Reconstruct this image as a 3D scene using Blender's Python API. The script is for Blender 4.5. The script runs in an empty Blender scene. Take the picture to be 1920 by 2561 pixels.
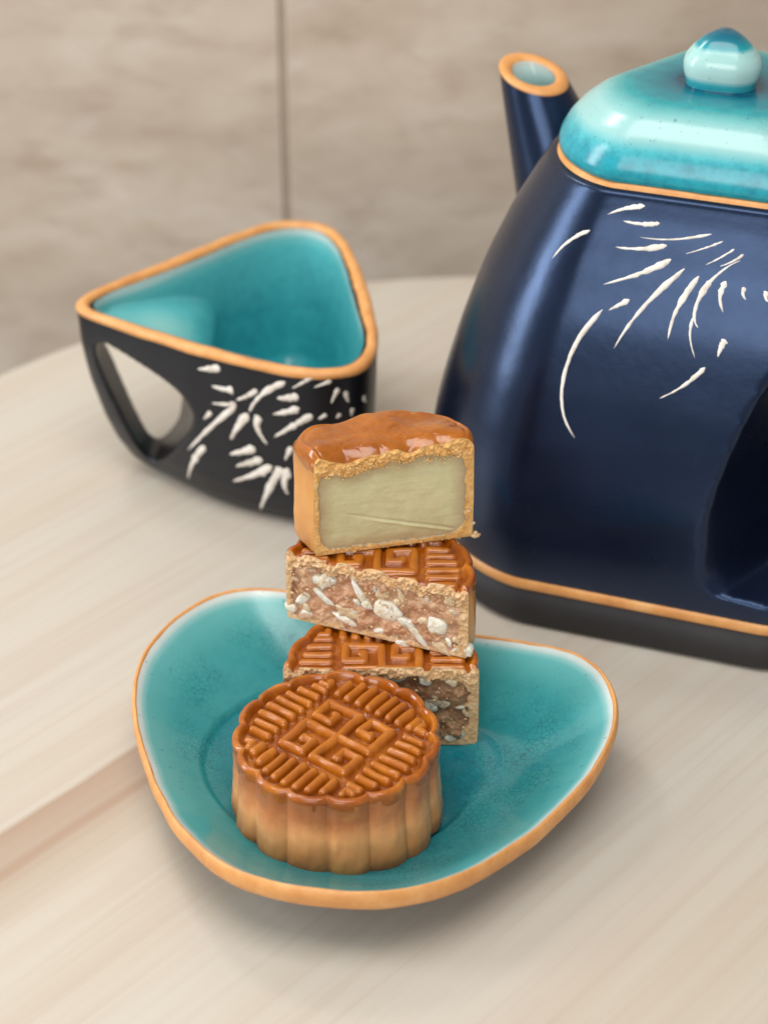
import bpy, math, random
import numpy as np
from mathutils import Vector, Matrix
R = math.radians
rng = np.random.default_rng(7)
random.seed(7)
scene = bpy.context.scene
COL = scene.collection

# ---------------------------------------------------------------- camera
cam_d = bpy.data.cameras.new("camera")
cam = bpy.data.objects.new("camera", cam_d)
COL.objects.link(cam)
cam.location = (0.0, -0.40, 0.341)
cam.rotation_euler = (R(90 - 33.3), 0, 0)
cam_d.sensor_fit = 'VERTICAL'
cam_d.sensor_height = 24.0
cam_d.sensor_width = 18.0
cam_d.lens = 48.13
cam_d.clip_start = 0.01
cam_d.clip_end = 20.0
cam_d.dof.use_dof = True
cam_d.dof.focus_distance = 0.496
cam_d.dof.aperture_fstop = 7.4
scene.camera = cam

# ---------------------------------------------------------------- world and lamps
world = bpy.data.worlds.new("World")
scene.world = world
world.use_nodes = True
bg = world.node_tree.nodes['Background']
bg.inputs[0].default_value = (0.95, 0.96, 0.98, 1)
bg.inputs[1].default_value = 0.33

def area(name, loc, aim, size, sy, power, col):
    d = bpy.data.lights.new(name, 'AREA')
    d.shape = 'RECTANGLE'; d.size = size; d.size_y = sy
    d.energy = power; d.color = col
    o = bpy.data.objects.new(name, d); COL.objects.link(o)
    o.location = loc
    o.rotation_euler = (Vector(aim) - Vector(loc)).to_track_quat('-Z', 'Y').to_euler()
    return o
area("window_light", (-1.15, 0.00, 0.46), (0, 0.03, 0.10), 0.26, 1.00, 9.0, (0.93, 0.97, 1.0))
area("ceiling_light", (-0.12, -0.26, 1.20), (0, 0.03, 0.0), 1.0, 0.6, 9.8, (1.0, 0.97, 0.93))
area("glint_light", (-0.22, 0.29, 0.52), (0, -0.02, 0.03), 0.09, 0.09, 0.45, (1.0, 0.98, 0.95))  # unseen small lamp, added for crisp glints on the crust ridges
area("front_fill_light", (-0.35, -1.25, 0.50), (-0.05, 0.20, 0.05), 0.90, 0.55, 8.2, (1.0, 0.98, 0.95))  # unseen fill from the front, added to brighten upright faces and the wall

scene.view_settings.view_transform = 'Standard'
scene.view_settings.look = 'None'
scene.view_settings.exposure = 0.17
scene.view_settings.gamma = 1.0
scene.cycles.max_bounces = 8
scene.cycles.use_denoising = True

# ---------------------------------------------------------------- helpers
def tag(o, label=None, cat=None, group=None, kind=None):
    if label: o['label'] = label
    if cat: o['category'] = cat
    if group: o['group'] = group
    if kind: o['kind'] = kind
    return o

def empty(name, loc, rz=0.0):
    o = bpy.data.objects.new(name, None); COL.objects.link(o)
    o.location = loc; o.rotation_euler = (0, 0, rz)
    o.empty_display_size = 0.01
    return o

def mesh(name, verts, faces, mat, parent=None, smooth=True, attrs=None):
    me = bpy.data.meshes.new(name)
    v = np.asarray(verts, dtype=np.float32).reshape(-1, 3)
    f = np.asarray(faces, dtype=np.int32)
    if f.ndim == 2:
        n, k = f.shape
        me.vertices.add(len(v)); me.vertices.foreach_set("co", v.ravel())
        me.loops.add(n * k); me.loops.foreach_set("vertex_index", f.ravel())
        me.polygons.add(n)
        me.polygons.foreach_set("loop_start", np.arange(0, n * k, k, dtype=np.int32))
        me.update(calc_edges=True)
    else:
        me.from_pydata([tuple(x) for x in v], [], faces)
    me.validate()
    me.polygons.foreach_set("use_smooth", np.full(len(me.polygons), bool(smooth)))
    for k, a in (attrs or {}).items():
        at = me.attributes.new(k, 'FLOAT', 'POINT')
        at.data.foreach_set("value", np.asarray(a, dtype=np.float32).ravel())
    me.materials.append(mat)
    o = bpy.data.objects.new(name, me); COL.objects.link(o)
    o.parent = parent
    return o

def grid_faces(nu, nv, cu=False, cv=False, flip=False):
    """quads of a nu x nv vertex grid (index = i*nv + j)"""
    iu = np.arange(nu if cu else nu - 1); jv = np.arange(nv if cv else nv - 1)
    I, J = np.meshgrid(iu, jv, indexing='ij')
    I2 = (I + 1) % nu; J2 = (J + 1) % nv
    f = np.stack([I * nv + J, I2 * nv + J, I2 * nv + J2, I * nv + J2], -1).reshape(-1, 4)
    return f[:, ::-1] if flip else f

def _hash(ix, iy, iz, seed):
    h = (ix * 374761393 + iy * 668265263 + iz * 1440662683 + seed * 974711) & 0x7fffffff
    h = ((h ^ (h >> 13)) * 1274126177) & 0x7fffffff
    return ((h ^ (h >> 16)) & 0xffff) / 65535.0
def noise3(x, y, z=0.0, seed=0):
    x, y, z = np.broadcast_arrays(np.asarray(x, float), np.asarray(y, float), np.asarray(z, float))
    ix, iy, iz = (np.floor(a).astype(np.int64) for a in (x, y, z))
    fx, fy, fz = x - ix, y - iy, z - iz
    fx, fy, fz = (a * a * (3 - 2 * a) for a in (fx, fy, fz))
    r = 0
    for dx in (0, 1):
        for dy in (0, 1):
            for dz in (0, 1):
                w = (fx if dx else 1 - fx) * (fy if dy else 1 - fy) * (fz if dz else 1 - fz)
                r = r + w * _hash(ix + dx, iy + dy, iz + dz, seed)
    return r * 2 - 1
def fbm(x, y, z=0.0, seed=0, oct=3):
    s = 0; a = 1.0; t = 0
    for o in range(oct):
        s = s + a * noise3(x * 2 ** o, y * 2 ** o, np.asarray(z) * 2 ** o, seed + o); t += a; a *= 0.5
    return s / t
def sstep(a, b, x):
    t = np.clip((np.asarray(x, float) - a) / (b - a), 0, 1)
    return t * t * (3 - 2 * t)

# ---------------------------------------------------------------- materials
class NT:
    def __init__(s, name):
        s.m = bpy.data.materials.new(name); s.m.use_nodes = True
        s.t = s.m.node_tree; s.b = s.t.nodes['Principled BSDF']
    def n(s, typ, **kw):
        nd = s.t.nodes.new(typ)
        for k, v in kw.items(): setattr(nd, k, v)
        return nd
    def l(s, a, b): s.t.links.new(a, b)
    def coord(s, kind='Object', scale=(1, 1, 1), rot=(0, 0, 0)):
        c = s.n('ShaderNodeTexCoord'); m = s.n('ShaderNodeMapping')
        m.inputs['Scale'].default_value = scale; m.inputs['Rotation'].default_value = rot
        s.l(c.outputs[kind], m.inputs['Vector']); return m.outputs[0]
    def noise(s, vec, scale, detail=4, rough=0.55, dist=0.0):
        nd = s.n('ShaderNodeTexNoise')
        nd.inputs['Scale'].default_value = scale; nd.inputs['Detail'].default_value = detail
        nd.inputs['Roughness'].default_value = rough; nd.inputs['Distortion'].default_value = dist
        s.l(vec, nd.inputs['Vector']); return nd.outputs['Fac']
    def ramp(s, fac, stops, interp='LINEAR'):
        r = s.n('ShaderNodeValToRGB'); r.color_ramp.interpolation = interp
        e = r.color_ramp.elements
        while len(e) < len(stops): e.new(0.5)
        for el, (p, c) in zip(e, stops):
            el.position = p; el.color = (c, c, c, 1) if not hasattr(c, '__len__') else (*c, 1)
        s.l(fac, r.inputs[0]); return r.outputs[0]
    def mix(s, fac, a, b, blend='MIX'):
        m = s.n('ShaderNodeMix', data_type='RGBA', blend_type=blend)
        for sock, v in ((m.inputs[0], fac), (m.inputs[6], a), (m.inputs[7], b)):
            if hasattr(v, 'node'): s.l(v, sock)
            elif hasattr(v, '__len__'): sock.default_value = (*v, 1)
            else: sock.default_value = v
        return m.outputs[2]
    def math(s, op, a, b=0.0):
        m = s.n('ShaderNodeMath', operation=op)
        for sock, v in zip(m.inputs, (a, b)):
            if hasattr(v, 'node'): s.l(v, sock)
            else: sock.default_value = v
        return m.outputs[0]
    def attr(s, name):
        a = s.n('ShaderNodeAttribute'); a.attribute_name = name; return a.outputs['Fac']
    def bump(s, h, strength, dist=0.001):
        b = s.n('ShaderNodeBump'); b.inputs['Strength'].default_value = strength
        b.inputs['Distance'].default_value = dist
        s.l(h, b.inputs['Height']); s.l(b.outputs[0], s.b.inputs['Normal'])
    def set(s, **kw):
        for k, v in kw.items():
            k = k.replace('_', ' ')
            sock = s.b.inputs[k]
            if hasattr(v, 'node'): s.l(v, sock)
            elif hasattr(v, '__len__') and len(v) == 3 and sock.type == 'RGBA': sock.default_value = (*v, 1)
            else: sock.default_value = v
        return s

def m_glaze(name, stops, crackle=0.35, rough=0.12, mott=((0.0, 0.3), (0.7, 0.25), (0.85, 0.0))):
    t = NT(name); v = t.coord()
    s = t.attr('s')
    n1 = t.noise(v, 55, 4, 0.6)
    n2 = t.noise(v, 420, 3, 0.7)
    j = t.math('ADD', s, t.math('MULTIPLY', t.math('SUBTRACT', n1, 0.5), t.math('SUBTRACT', 0.15, t.math('MULTIPLY', s, 0.135))))
    j = t.math('ADD', j, t.math('MULTIPLY', t.math('SUBTRACT', n2, 0.5), 0.012))
    c = t.ramp(j, stops)
    # cloudy, speckled depth of the glaze
    mt = t.math('MULTIPLY', t.ramp(t.noise(v, 230, 5, 0.75), [(0.42, 0.0), (0.66, 1.0)]), t.ramp(s, [(p, a) for p, a in mott]))
    c = t.mix(mt, c, (0.004, 0.13, 0.19))
    # crackle lines in the glaze
    vo = t.n('ShaderNodeTexVoronoi', feature='DISTANCE_TO_EDGE'); vo.inputs['Scale'].default_value = 620
    t.l(v, vo.inputs['Vector'])
    line = t.ramp(vo.outputs['Distance'], [(0.0, 1.0), (0.075, 0.0)])
    msk = t.math('MULTIPLY', line, t.ramp(t.noise(v, 60, 2), [(0.42, 0.0), (0.62, crackle)]))
    msk = t.math('MULTIPLY', msk, t.ramp(s, [(0.66, 1.0), (0.88, 0.0)]))
    c = t.mix(msk, c, (0.008, 0.10, 0.13))
    sp = t.ramp(t.noise(v, 700, 2, 0.5), [(0.26, 0.5), (0.31, 0.0)])
    c = t.mix(sp, c, (0.02, 0.12, 0.13))
    t.set(Base_Color=c, Roughness=rough, IOR=1.5)
    t.bump(t.noise(v, 70, 2), 0.02, 0.001)
    return t.m

PALE = (0.52, 0.62, 0.58)
M = {}
M['saucer_glaze'] = m_glaze('turquoise_saucer_glaze',
    [(0.0, (0.004, 0.12, 0.16)), (0.41, (0.008, 0.18, 0.215)), (0.54, (0.022, 0.225, 0.245)), (0.76, (0.046, 0.285, 0.295)),
     (0.90, (0.110, 0.385, 0.39)), (0.955, (0.24, 0.48, 0.48)), (1.0, (0.56, 0.62, 0.60))], 0.85, 0.15)
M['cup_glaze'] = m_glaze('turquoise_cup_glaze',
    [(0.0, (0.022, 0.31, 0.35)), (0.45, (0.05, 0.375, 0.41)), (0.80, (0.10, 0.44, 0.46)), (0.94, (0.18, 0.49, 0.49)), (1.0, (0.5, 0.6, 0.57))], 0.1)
M['lid_glaze'] = m_glaze('turquoise_lid_glaze',
    [(0.0, (0.003, 0.035, 0.075)), (0.215, (0.003, 0.045, 0.09)), (0.27, (0.003, 0.12, 0.17)), (0.38, (0.006, 0.20, 0.24)), (0.48, (0.020, 0.29, 0.31)), (0.56, (0.15, 0.41, 0.41)),
     (0.62, (0.27, 0.49, 0.48)), (0.72, (0.27, 0.49, 0.48)), (0.79, (0.07, 0.40, 0.44)), (0.86, (0.018, 0.31, 0.38)), (1.0, (0.016, 0.30, 0.36))], 0.2, 0.22,
    ((0.0, 0.1), (0.3, 0.6), (0.46, 0.5), (0.56, 0.0), (0.74, 0.0), (0.82, 0.6), (1.0, 0.6)))
M['knob_glaze'] = m_glaze('turquoise_knob_glaze',
    [(0.0, (0.003, 0.06, 0.11)), (0.22, (0.004, 0.11, 0.17)), (0.38, (0.010, 0.27, 0.31)), (0.44, (0.30, 0.52, 0.50)), (0.76, (0.40, 0.60, 0.57)),
     (0.83, (0.04, 0.38, 0.43)), (0.92, (0.006, 0.18, 0.25)), (1.0, (0.003, 0.05, 0.1))], 0.1, 0.2, ((0.0, 0.5), (0.35, 0.4), (0.43, 0.0), (1.0, 0.0)))
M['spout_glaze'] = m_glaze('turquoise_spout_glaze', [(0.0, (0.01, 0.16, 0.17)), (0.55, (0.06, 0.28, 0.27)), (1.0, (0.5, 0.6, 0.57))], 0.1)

def m_terracotta():
    t = NT('orange_terracotta'); v = t.coord()
    n = t.noise(v, 120, 5, 0.65)
    c = t.ramp(n, [(0.25, (0.50, 0.20, 0.055)), (0.5, (0.63, 0.29, 0.088)), (0.75, (0.72, 0.39, 0.15))])
    sp = t.ramp(t.noise(v, 700, 2, 0.6), [(0.22, 1.0), (0.30, 0.0)])
    c = t.mix(t.math('MULTIPLY', sp, 0.5), c, (0.25, 0.09, 0.03))
    t.set(Base_Color=c, Roughness=0.42)
    t.bump(t.noise(v, 500, 4), 0.15, 0.0006)
    return t.m
M['terracotta'] = m_terracotta()

def m_black(name, base, spec_tint, rough, metal=0.0, sheen=0.0):
    t = NT(name); v = t.coord()
    n = t.noise(v, 40, 5, 0.6)
    c = t.ramp(n, [(0.3, tuple(x * 0.75 for x in base)), (0.7, tuple(x * 1.25 for x in base))])
    t.set(Base_Color=c, Metallic=metal)
    t.b.inputs['Specular Tint'].default_value = (*spec_tint, 1)
    t.set(Roughness=t.ramp(t.noise(v, 90, 4, 0.7), [(0.3, rough - 0.02), (0.75, rough + 0.04)]))
    t.bump(t.noise(v, 220, 4, 0.6), 0.045, 0.001)
    return t.m
M['black_teapot'] = m_black('satin_blue_black_glaze', (0.0038, 0.0060, 0.0155), (0.36, 0.55, 1.0), 0.25)
M['black_teapot'].node_tree.nodes['Principled BSDF'].inputs['IOR'].default_value = 1.66
M['teapot_metal'] = M['black_teapot']
M['black_cup'] = m_black('satin_black_glaze', (0.006, 0.0056, 0.006), (0.75, 0.82, 1.0), 0.34)
M['black_foot'] = m_black('matt_black_clay', (0.017, 0.0155, 0.0155), (0.9, 0.9, 0.95), 0.62)

def m_stroke():
    t = NT('cream_incised_clay'); v = t.coord()
    c = t.ramp(t.noise(v, 260, 4, 0.6), [(0.25, (0.52, 0.44, 0.36)), (0.5, (0.74, 0.69, 0.62)), (0.75, (0.80, 0.76, 0.70))])
    t.set(Base_Color=c, Roughness=0.7)
    return t.m
M['stroke'] = m_stroke()

def m_crust_top(name, dark, mid, light):
    t = NT(name); v = t.coord()
    n = t.noise(v, 95, 6, 0.7)
    c = t.ramp(n, [(0.32, dark), (0.50, mid), (0.68, light)])
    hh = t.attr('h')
    c = t.mix(t.ramp(hh, [(0.0, 0.0), (1.0, 0.55)]), c, light)  # ridges mixed lighter than the floor: groove shade put into the crust colour
    t.set(Base_Color=c, Roughness=t.ramp(t.noise(v, 300, 3), [(0.3, 0.13), (0.75, 0.26)]), IOR=1.5)
    t.b.inputs['Subsurface Weight'].default_value = 0.15
    t.b.inputs['Subsurface Radius'].default_value = (0.003, 0.0008, 0.0002)
    t.b.inputs['Subsurface Scale'].default_value = 1.0
    t.b.inputs['Coat Weight'].default_value = 0.6
    t.b.inputs['Coat Roughness'].default_value = 0.07
    t.b.inputs['Specular IOR Level'].default_value = 0.32
    t.bump(t.math('ADD', t.noise(v, 900, 4, 0.65), t.noise(v, 250, 3)), 0.22, 0.0005)
    return t.m
M['crust_top'] = m_crust_top('glossy_baked_crust', (0.20, 0.036, 0.0018), (0.30, 0.069, 0.0034), (0.48, 0.160, 0.010))
M['crust_melted'] = m_crust_top('glossy_melted_crust', (0.24, 0.055, 0.002), (0.33, 0.090, 0.004), (0.45, 0.148, 0.010))

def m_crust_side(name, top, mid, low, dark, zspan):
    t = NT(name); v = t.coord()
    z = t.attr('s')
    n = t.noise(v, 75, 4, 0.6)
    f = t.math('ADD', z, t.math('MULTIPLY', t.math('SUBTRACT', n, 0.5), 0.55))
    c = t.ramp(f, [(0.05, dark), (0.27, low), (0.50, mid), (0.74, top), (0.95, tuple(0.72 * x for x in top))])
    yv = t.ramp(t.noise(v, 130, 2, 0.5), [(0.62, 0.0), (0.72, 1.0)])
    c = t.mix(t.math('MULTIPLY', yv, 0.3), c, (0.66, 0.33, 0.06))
    t.set(Base_Color=c, Roughness=0.26, IOR=1.45)
    t.b.inputs['Subsurface Weight'].default_value = 0.4
    t.b.inputs['Subsurface Radius'].default_value = (0.004, 0.0016, 0.0007)
    t.b.inputs['Subsurface Scale'].default_value = 1.0
    t.bump(t.math('ADD', t.noise(v, 600, 5, 0.7), t.noise(v, 160, 3)), 0.22, 0.0006)
    return t.m
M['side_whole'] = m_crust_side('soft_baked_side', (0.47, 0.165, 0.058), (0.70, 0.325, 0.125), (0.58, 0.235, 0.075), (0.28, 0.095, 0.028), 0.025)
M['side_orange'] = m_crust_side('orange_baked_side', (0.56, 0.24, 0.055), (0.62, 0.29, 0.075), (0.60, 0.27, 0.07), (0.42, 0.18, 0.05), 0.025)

def m_crumb(name, a, b, c3, bump=0.8):
    t = NT(name); v = t.coord()
    n = t.noise(v, 420, 5, 0.7)
    c = t.ramp(n, [(0.28, a), (0.5, b), (0.72, c3)])
    t.set(Base_Color=c, Roughness=0.75)
    t.b.inputs['Subsurface Weight'].default_value = 0.2
    t.b.inputs['Subsurface Radius'].default_value = (0.002, 0.001, 0.0006)
    t.b.inputs['Subsurface Scale'].default_value = 1.0
    t.bump(t.noise(v, 1100, 6, 0.75), bump, 0.0012)
    return t.m
M['crumb_gold'] = m_crumb('golden_crumb', (0.60, 0.28, 0.075), (0.76, 0.42, 0.135), (0.86, 0.58, 0.25), 0.5)
M['crumb_tan'] = m_crumb('tan_crumb', (0.50, 0.27, 0.11), (0.70, 0.43, 0.21), (0.84, 0.64, 0.40), 0.6)

def m_filling(name, a, b, c3, sss, rough, nscale, bump, edge=None):
    t = NT(name); v = t.coord()
    c = t.ramp(t.noise(v, nscale, 5, 0.62), [(0.28, a), (0.5, b), (0.74, c3)])
    if edge:
        dr = t.noise(t.coord('Object', (45, 1, 620), (0, R(-16), 0)), 1.0, 4, 0.6)
        t.bump(dr, 0.22, 0.0008)
        c = t.mix(t.ramp(t.attr('s'), [(0.0, 0.75), (1.0, 0.0)]), c, edge)
    t.set(Base_Color=c, Roughness=rough)
    t.b.inputs['Subsurface Weight'].default_value = sss
    t.b.inputs['Subsurface Radius'].default_value = (0.005, 0.004, 0.002)
    t.b.inputs['Subsurface Scale'].default_value = 1.0
    if not edge: t.bump(t.noise(v, 700, 4, 0.65), bump, 0.0007)
    return t.m
M['paste_green'] = m_filling('pale_green_paste', (0.54, 0.475, 0.265), (0.60, 0.55, 0.315), (0.65, 0.60, 0.36), 0.5, 0.31, 60, 0.12, (0.42, 0.27, 0.14))
M['paste_nut'] = m_filling('brown_nut_paste', (0.33, 0.14, 0.065), (0.50, 0.265, 0.145), (0.74, 0.52, 0.34), 0.35, 0.33, 190, 0.7)
M['paste_nut_shaded'] = m_filling('shaded_nut_paste', (0.17, 0.068, 0.03), (0.31, 0.15, 0.07), (0.46, 0.31, 0.16), 0.3, 0.36, 200, 0.7)  # darker copy of the nut paste, shadow on the bottom piece painted in
M['nut_tan'] = m_filling('tan_almond', (0.55, 0.37, 0.20), (0.70, 0.52, 0.32), (0.78, 0.64, 0.44), 0.4, 0.45, 260, 0.4)
M['nut'] = m_filling('white_almond', (0.66, 0.54, 0.35), (0.82, 0.75, 0.59), (0.88, 0.84, 0.72), 0.4, 0.45, 260, 0.4)

def m_wood():
    t = NT('pale_birch_veneer')
    g = t.coord('Object', (1, 1, 1), (0, 0, R(-48)))
    sx = t.n('ShaderNodeSeparateXYZ'); t.l(g, sx.inputs[0])
    def stretch(a, b):
        m = t.n('ShaderNodeMapping'); m.inputs['Scale'].default_value = (a, b, 1); t.l(g, m.inputs['Vector']); return m.outputs[0]
    fine = t.noise(stretch(6, 330), 1.0, 5, 0.6, 0.4)
    mid = t.noise(stretch(3.0, 70), 1.0, 4, 0.55, 0.5)
    broad = t.noise(stretch(1.3, 15), 1.0, 3, 0.5, 0.6)
    c = t.ramp(broad, [(0.30, (0.48, 0.42, 0.33)), (0.5, (0.515, 0.472, 0.40)), (0.70, (0.525, 0.50, 0.445))])
    c = t.mix(t.ramp(mid, [(0.45, 0.0), (0.75, 0.5)]), c, (0.46, 0.365, 0.29))
    c = t.mix(t.ramp(fine, [(0.46, 0.0), (0.74, 0.42)]), c, (0.43, 0.345, 0.275))
    # heartwood streak and plank tone steps across the grain (object y after rotation)
    y = sx.outputs['Y']
    wob = t.math('ADD', y, t.math('MULTIPLY', t.math('SUBTRACT', t.noise(stretch(9, 40), 1.0, 3), 0.5), 0.006))
    st = t.ramp(t.math('ADD', t.math('MULTIPLY', wob, 4.0), 0.5),
                [(0.0, 0.0), (0.605, 0.0), (0.650, 0.6), (0.662, 1.0), (0.672, 0.75), (0.700, 0.85), (0.708, 1.0), (0.714, 0.0)])
    st = t.math('MULTIPLY', st, t.ramp(fine, [(0.2, 0.9), (0.7, 1.0)]))
    c = t.mix(st, c, (0.36, 0.245, 0.17))
    t.set(Base_Color=c, Roughness=t.ramp(mid, [(0.3, 0.40), (0.7, 0.50)]))
    t.bump(fine, 0.05, 0.0006)
    return t.m
M['wood'] = m_wood()

def m_travertine():
    t = NT('beige_travertine')
    def stretch(a, b):
        return t.coord('Object', (a, 1, b), (0, R(4), 0))
    broad = t.noise(stretch(10, 22), 1.0, 6, 0.62, 0.25)
    mid = t.noise(stretch(20, 58), 1.0, 6, 0.66, 0.25)
    c = t.ramp(broad, [(0.28, (0.40, 0.31, 0.235)), (0.48, (0.50, 0.41, 0.32)), (0.70, (0.60, 0.515, 0.43))])
    c = t.mix(t.ramp(mid, [(0.50, 0.0), (0.70, 0.55)]), c, (0.31, 0.22, 0.15))
    c = t.mix(t.ramp(mid, [(0.28, 0.7), (0.42, 0.0)]), c, (0.60, 0.55, 0.50))
    pit = t.ramp(t.noise(stretch(26, 60), 1.0, 2, 0.5), [(0.70, 0.0), (0.77, 0.5)])
    c = t.mix(pit, c, (0.38, 0.26, 0.13))
    t.set(Base_Color=c, Roughness=0.45)
    t.bump(mid, 0.1, 0.001)
    return t.m
M['travertine'] = m_travertine()
t = NT('grey_brown_grout'); t.set(Base_Color=t.ramp(t.noise(t.coord(), 300, 4), [(0.3, (0.38, 0.305, 0.23)), (0.7, (0.43, 0.35, 0.27))]), Roughness=0.9)
M['grout'] = t.m

# ---------------------------------------------------------------- wall
WY = 0.362
wall = empty('wall', (0, WY, 0)); tag(wall, kind='structure')
def box(x0, x1, y0, y1, z0, z1, bev=0.0):
    b = bev
    v = []
    for (y, d) in ((y0, b), (y0 + b, 0), (y1, 0)):
        v += [(x0 + d, y, z0 + d), (x1 - d, y, z0 + d), (x1 - d, y, z1 - d), (x0 + d, y, z1 - d)]
    f = [(0, 1, 2, 3)]
    for r in (0, 4):
        for k in range(4):
            f.append((r + k, r + 4 + k, r + 4 + (k + 1) % 4, r + (k + 1) % 4))
    f.append((11, 10, 9, 8))
    return v, f
JX = -0.0390
v, f = box(-1.0, 1.0, 0.0016, 0.10, -0.72, 1.0); mesh('grout', v, f, M['grout'], wall, smooth=False)
for (x0, x1) in ((-0.6425, JX - 0.0014), (JX + 0.0014, 0.5625)):
    for (z0, z1) in ((-0.12, 0.48),):
        v, f = box(x0, x1, 0.0, 0.0014, z0, z1, 0.0005)
        mesh('wall_tile', v, f, M['travertine'], wall, smooth=False)

# ---------------------------------------------------------------- table
def make_table():
    t = empty('round_table', (0.04, 0.046, 0))
    tag(t, 'small round pale wooden table top under the tea set', 'table')
    rad = 0.2345; n = 220
    prof = [(0.0, 0.0), (0.5, 0.0), (0.9, 0.0), (0.978, 0.0), (0.9875, -0.0006), (0.9945, -0.0024), (0.999, -0.0055), (1.0, -0.010),
            (0.998, -0.0155), (0.992, -0.0185), (0.982, -0.020), (0.5, -0.020), (0.0, -0.020)]
    th = np.linspace(0, 2 * math.pi, n, endpoint=False)
    V = np.array([[(k * rad * math.cos(a), k * rad * math.sin(a), z) for a in th] for k, z in prof])
    mesh('table_top', V, grid_faces(len(prof), n, cv=True, flip=False), M['wood'], t)
    return t
make_table()
# ---------------------------------------------------------------- outlines shared by the crockery
def periodic(pts, c, sig=4, n=720):
    """smoothed radius table r(theta) of a closed outline"""
    p = np.asarray(pts, float); P = []
    for i in range(len(p)):
        q = p[(i + 1) % len(p)]
        for k in np.linspace(0, 1, 14, endpoint=False): P.append(p[i] * (1 - k) + q * k)
    d = np.array(P) - c
    th = np.arctan2(d[:, 1], d[:, 0]); r = np.hypot(d[:, 0], d[:, 1])
    o = np.argsort(th); th, r = th[o], r[o]
    T = np.linspace(-math.pi, math.pi, n, endpoint=False)
    v = np.interp(T, np.r_[th - 2 * math.pi, th, th + 2 * math.pi], np.r_[r, r, r])
    k = np.exp(-0.5 * (np.arange(-40, 41) / sig) ** 2); k /= k.sum()
    v = np.convolve(np.r_[v[-40:], v, v[:40]], k, 'valid')
    return lambda a: np.interp((np.asarray(a) + math.pi) % (2 * math.pi) - math.pi, np.r_[T, math.pi], np.r_[v, v[0]])
def tri_r(th, n=1.5, a0=251.0):
    """rounded triangle of inradius 1, edge normals at a0, a0+120, a0+240 degrees"""
    s = 0
    for k in range(3):
        s = s + np.maximum(np.cos(np.asarray(th) - math.radians(a0 + 120 * k)), 0) ** n
    return s ** (-1.0 / n)
# cup
CUP_C = np.array([-0.0370, 0.1475]); CUP_H = 0.058
CUP_RIM = [(-0.0922, 0.1452), (-0.0875, 0.1528), (-0.0749, 0.1651), (-0.0617, 0.1779), (-0.0482, 0.1911), (-0.0397, 0.1979), (-0.031, 0.202), (-0.0221, 0.2013), (-0.0161, 0.1962), (-0.0115, 0.1861), (-0.0069, 0.1667), (-0.004, 0.1482), (-0.0019, 0.1278), (-0.0019, 0.1167), (-0.0038, 0.1085), (-0.0077, 0.1032), (-0.0167, 0.1011), (-0.0271, 0.1032), (-0.0431, 0.1099), (-0.0568, 0.1172), (-0.071, 0.1264), (-0.0856, 0.1364), (-0.0909, 0.1408)]
cup_r0 = periodic(CUP_RIM, CUP_C, 5)
CK_Z = [0, 0.0012, 0.003, 0.006, 0.0125, 0.02, 0.033, 0.045, 0.058, 0.062]
CK_K = [0.70, 0.755, 0.80, 0.85, 0.905, 0.94, 0.975, 0.99, 1.0, 1.0]
def cup_r(th, z):
    # the handle corner draws in more towards the foot
    w = np.clip(np.cos(np.asarray(th) - math.radians(178)), 0, 1) ** 3
    k = np.interp(z, CK_Z, CK_K)
    return cup_r0(th) * (k - w * 0.10 * np.clip((0.045 - np.asarray(z)) / 0.045, 0, 1) ** 1.3)
# teapot
POT_C = np.array([0.087, 0.104])
PK_Z = [0.0, 0.0145, 0.02, 0.03, 0.0435, 0.05, 0.06, 0.073, 0.087, 0.094, 0.1007, 0.1074, 0.114, 0.1206, 0.1245]
PK_R = [0.0705, 0.0712, 0.073, 0.074, 0.0735, 0.0724, 0.0702, 0.0666, 0.062, 0.0595, 0.0563, 0.0536, 0.0497, 0.0464, 0.0432]
_zz = np.linspace(0, 0.13, 400); _rr = np.interp(_zz, PK_Z, PK_R)
_k = np.exp(-0.5 * (np.arange(-20, 21) / 7.0) ** 2); _k /= _k.sum()
_rs = np.convolve(np.r_[np.full(20, _rr[0]), _rr, np.full(20, _rr[-1])], _k, 'valid')
def pot_r(th, z): return tri_r(th) / 1.26 * np.interp(z, _zz, _rs)
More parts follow.
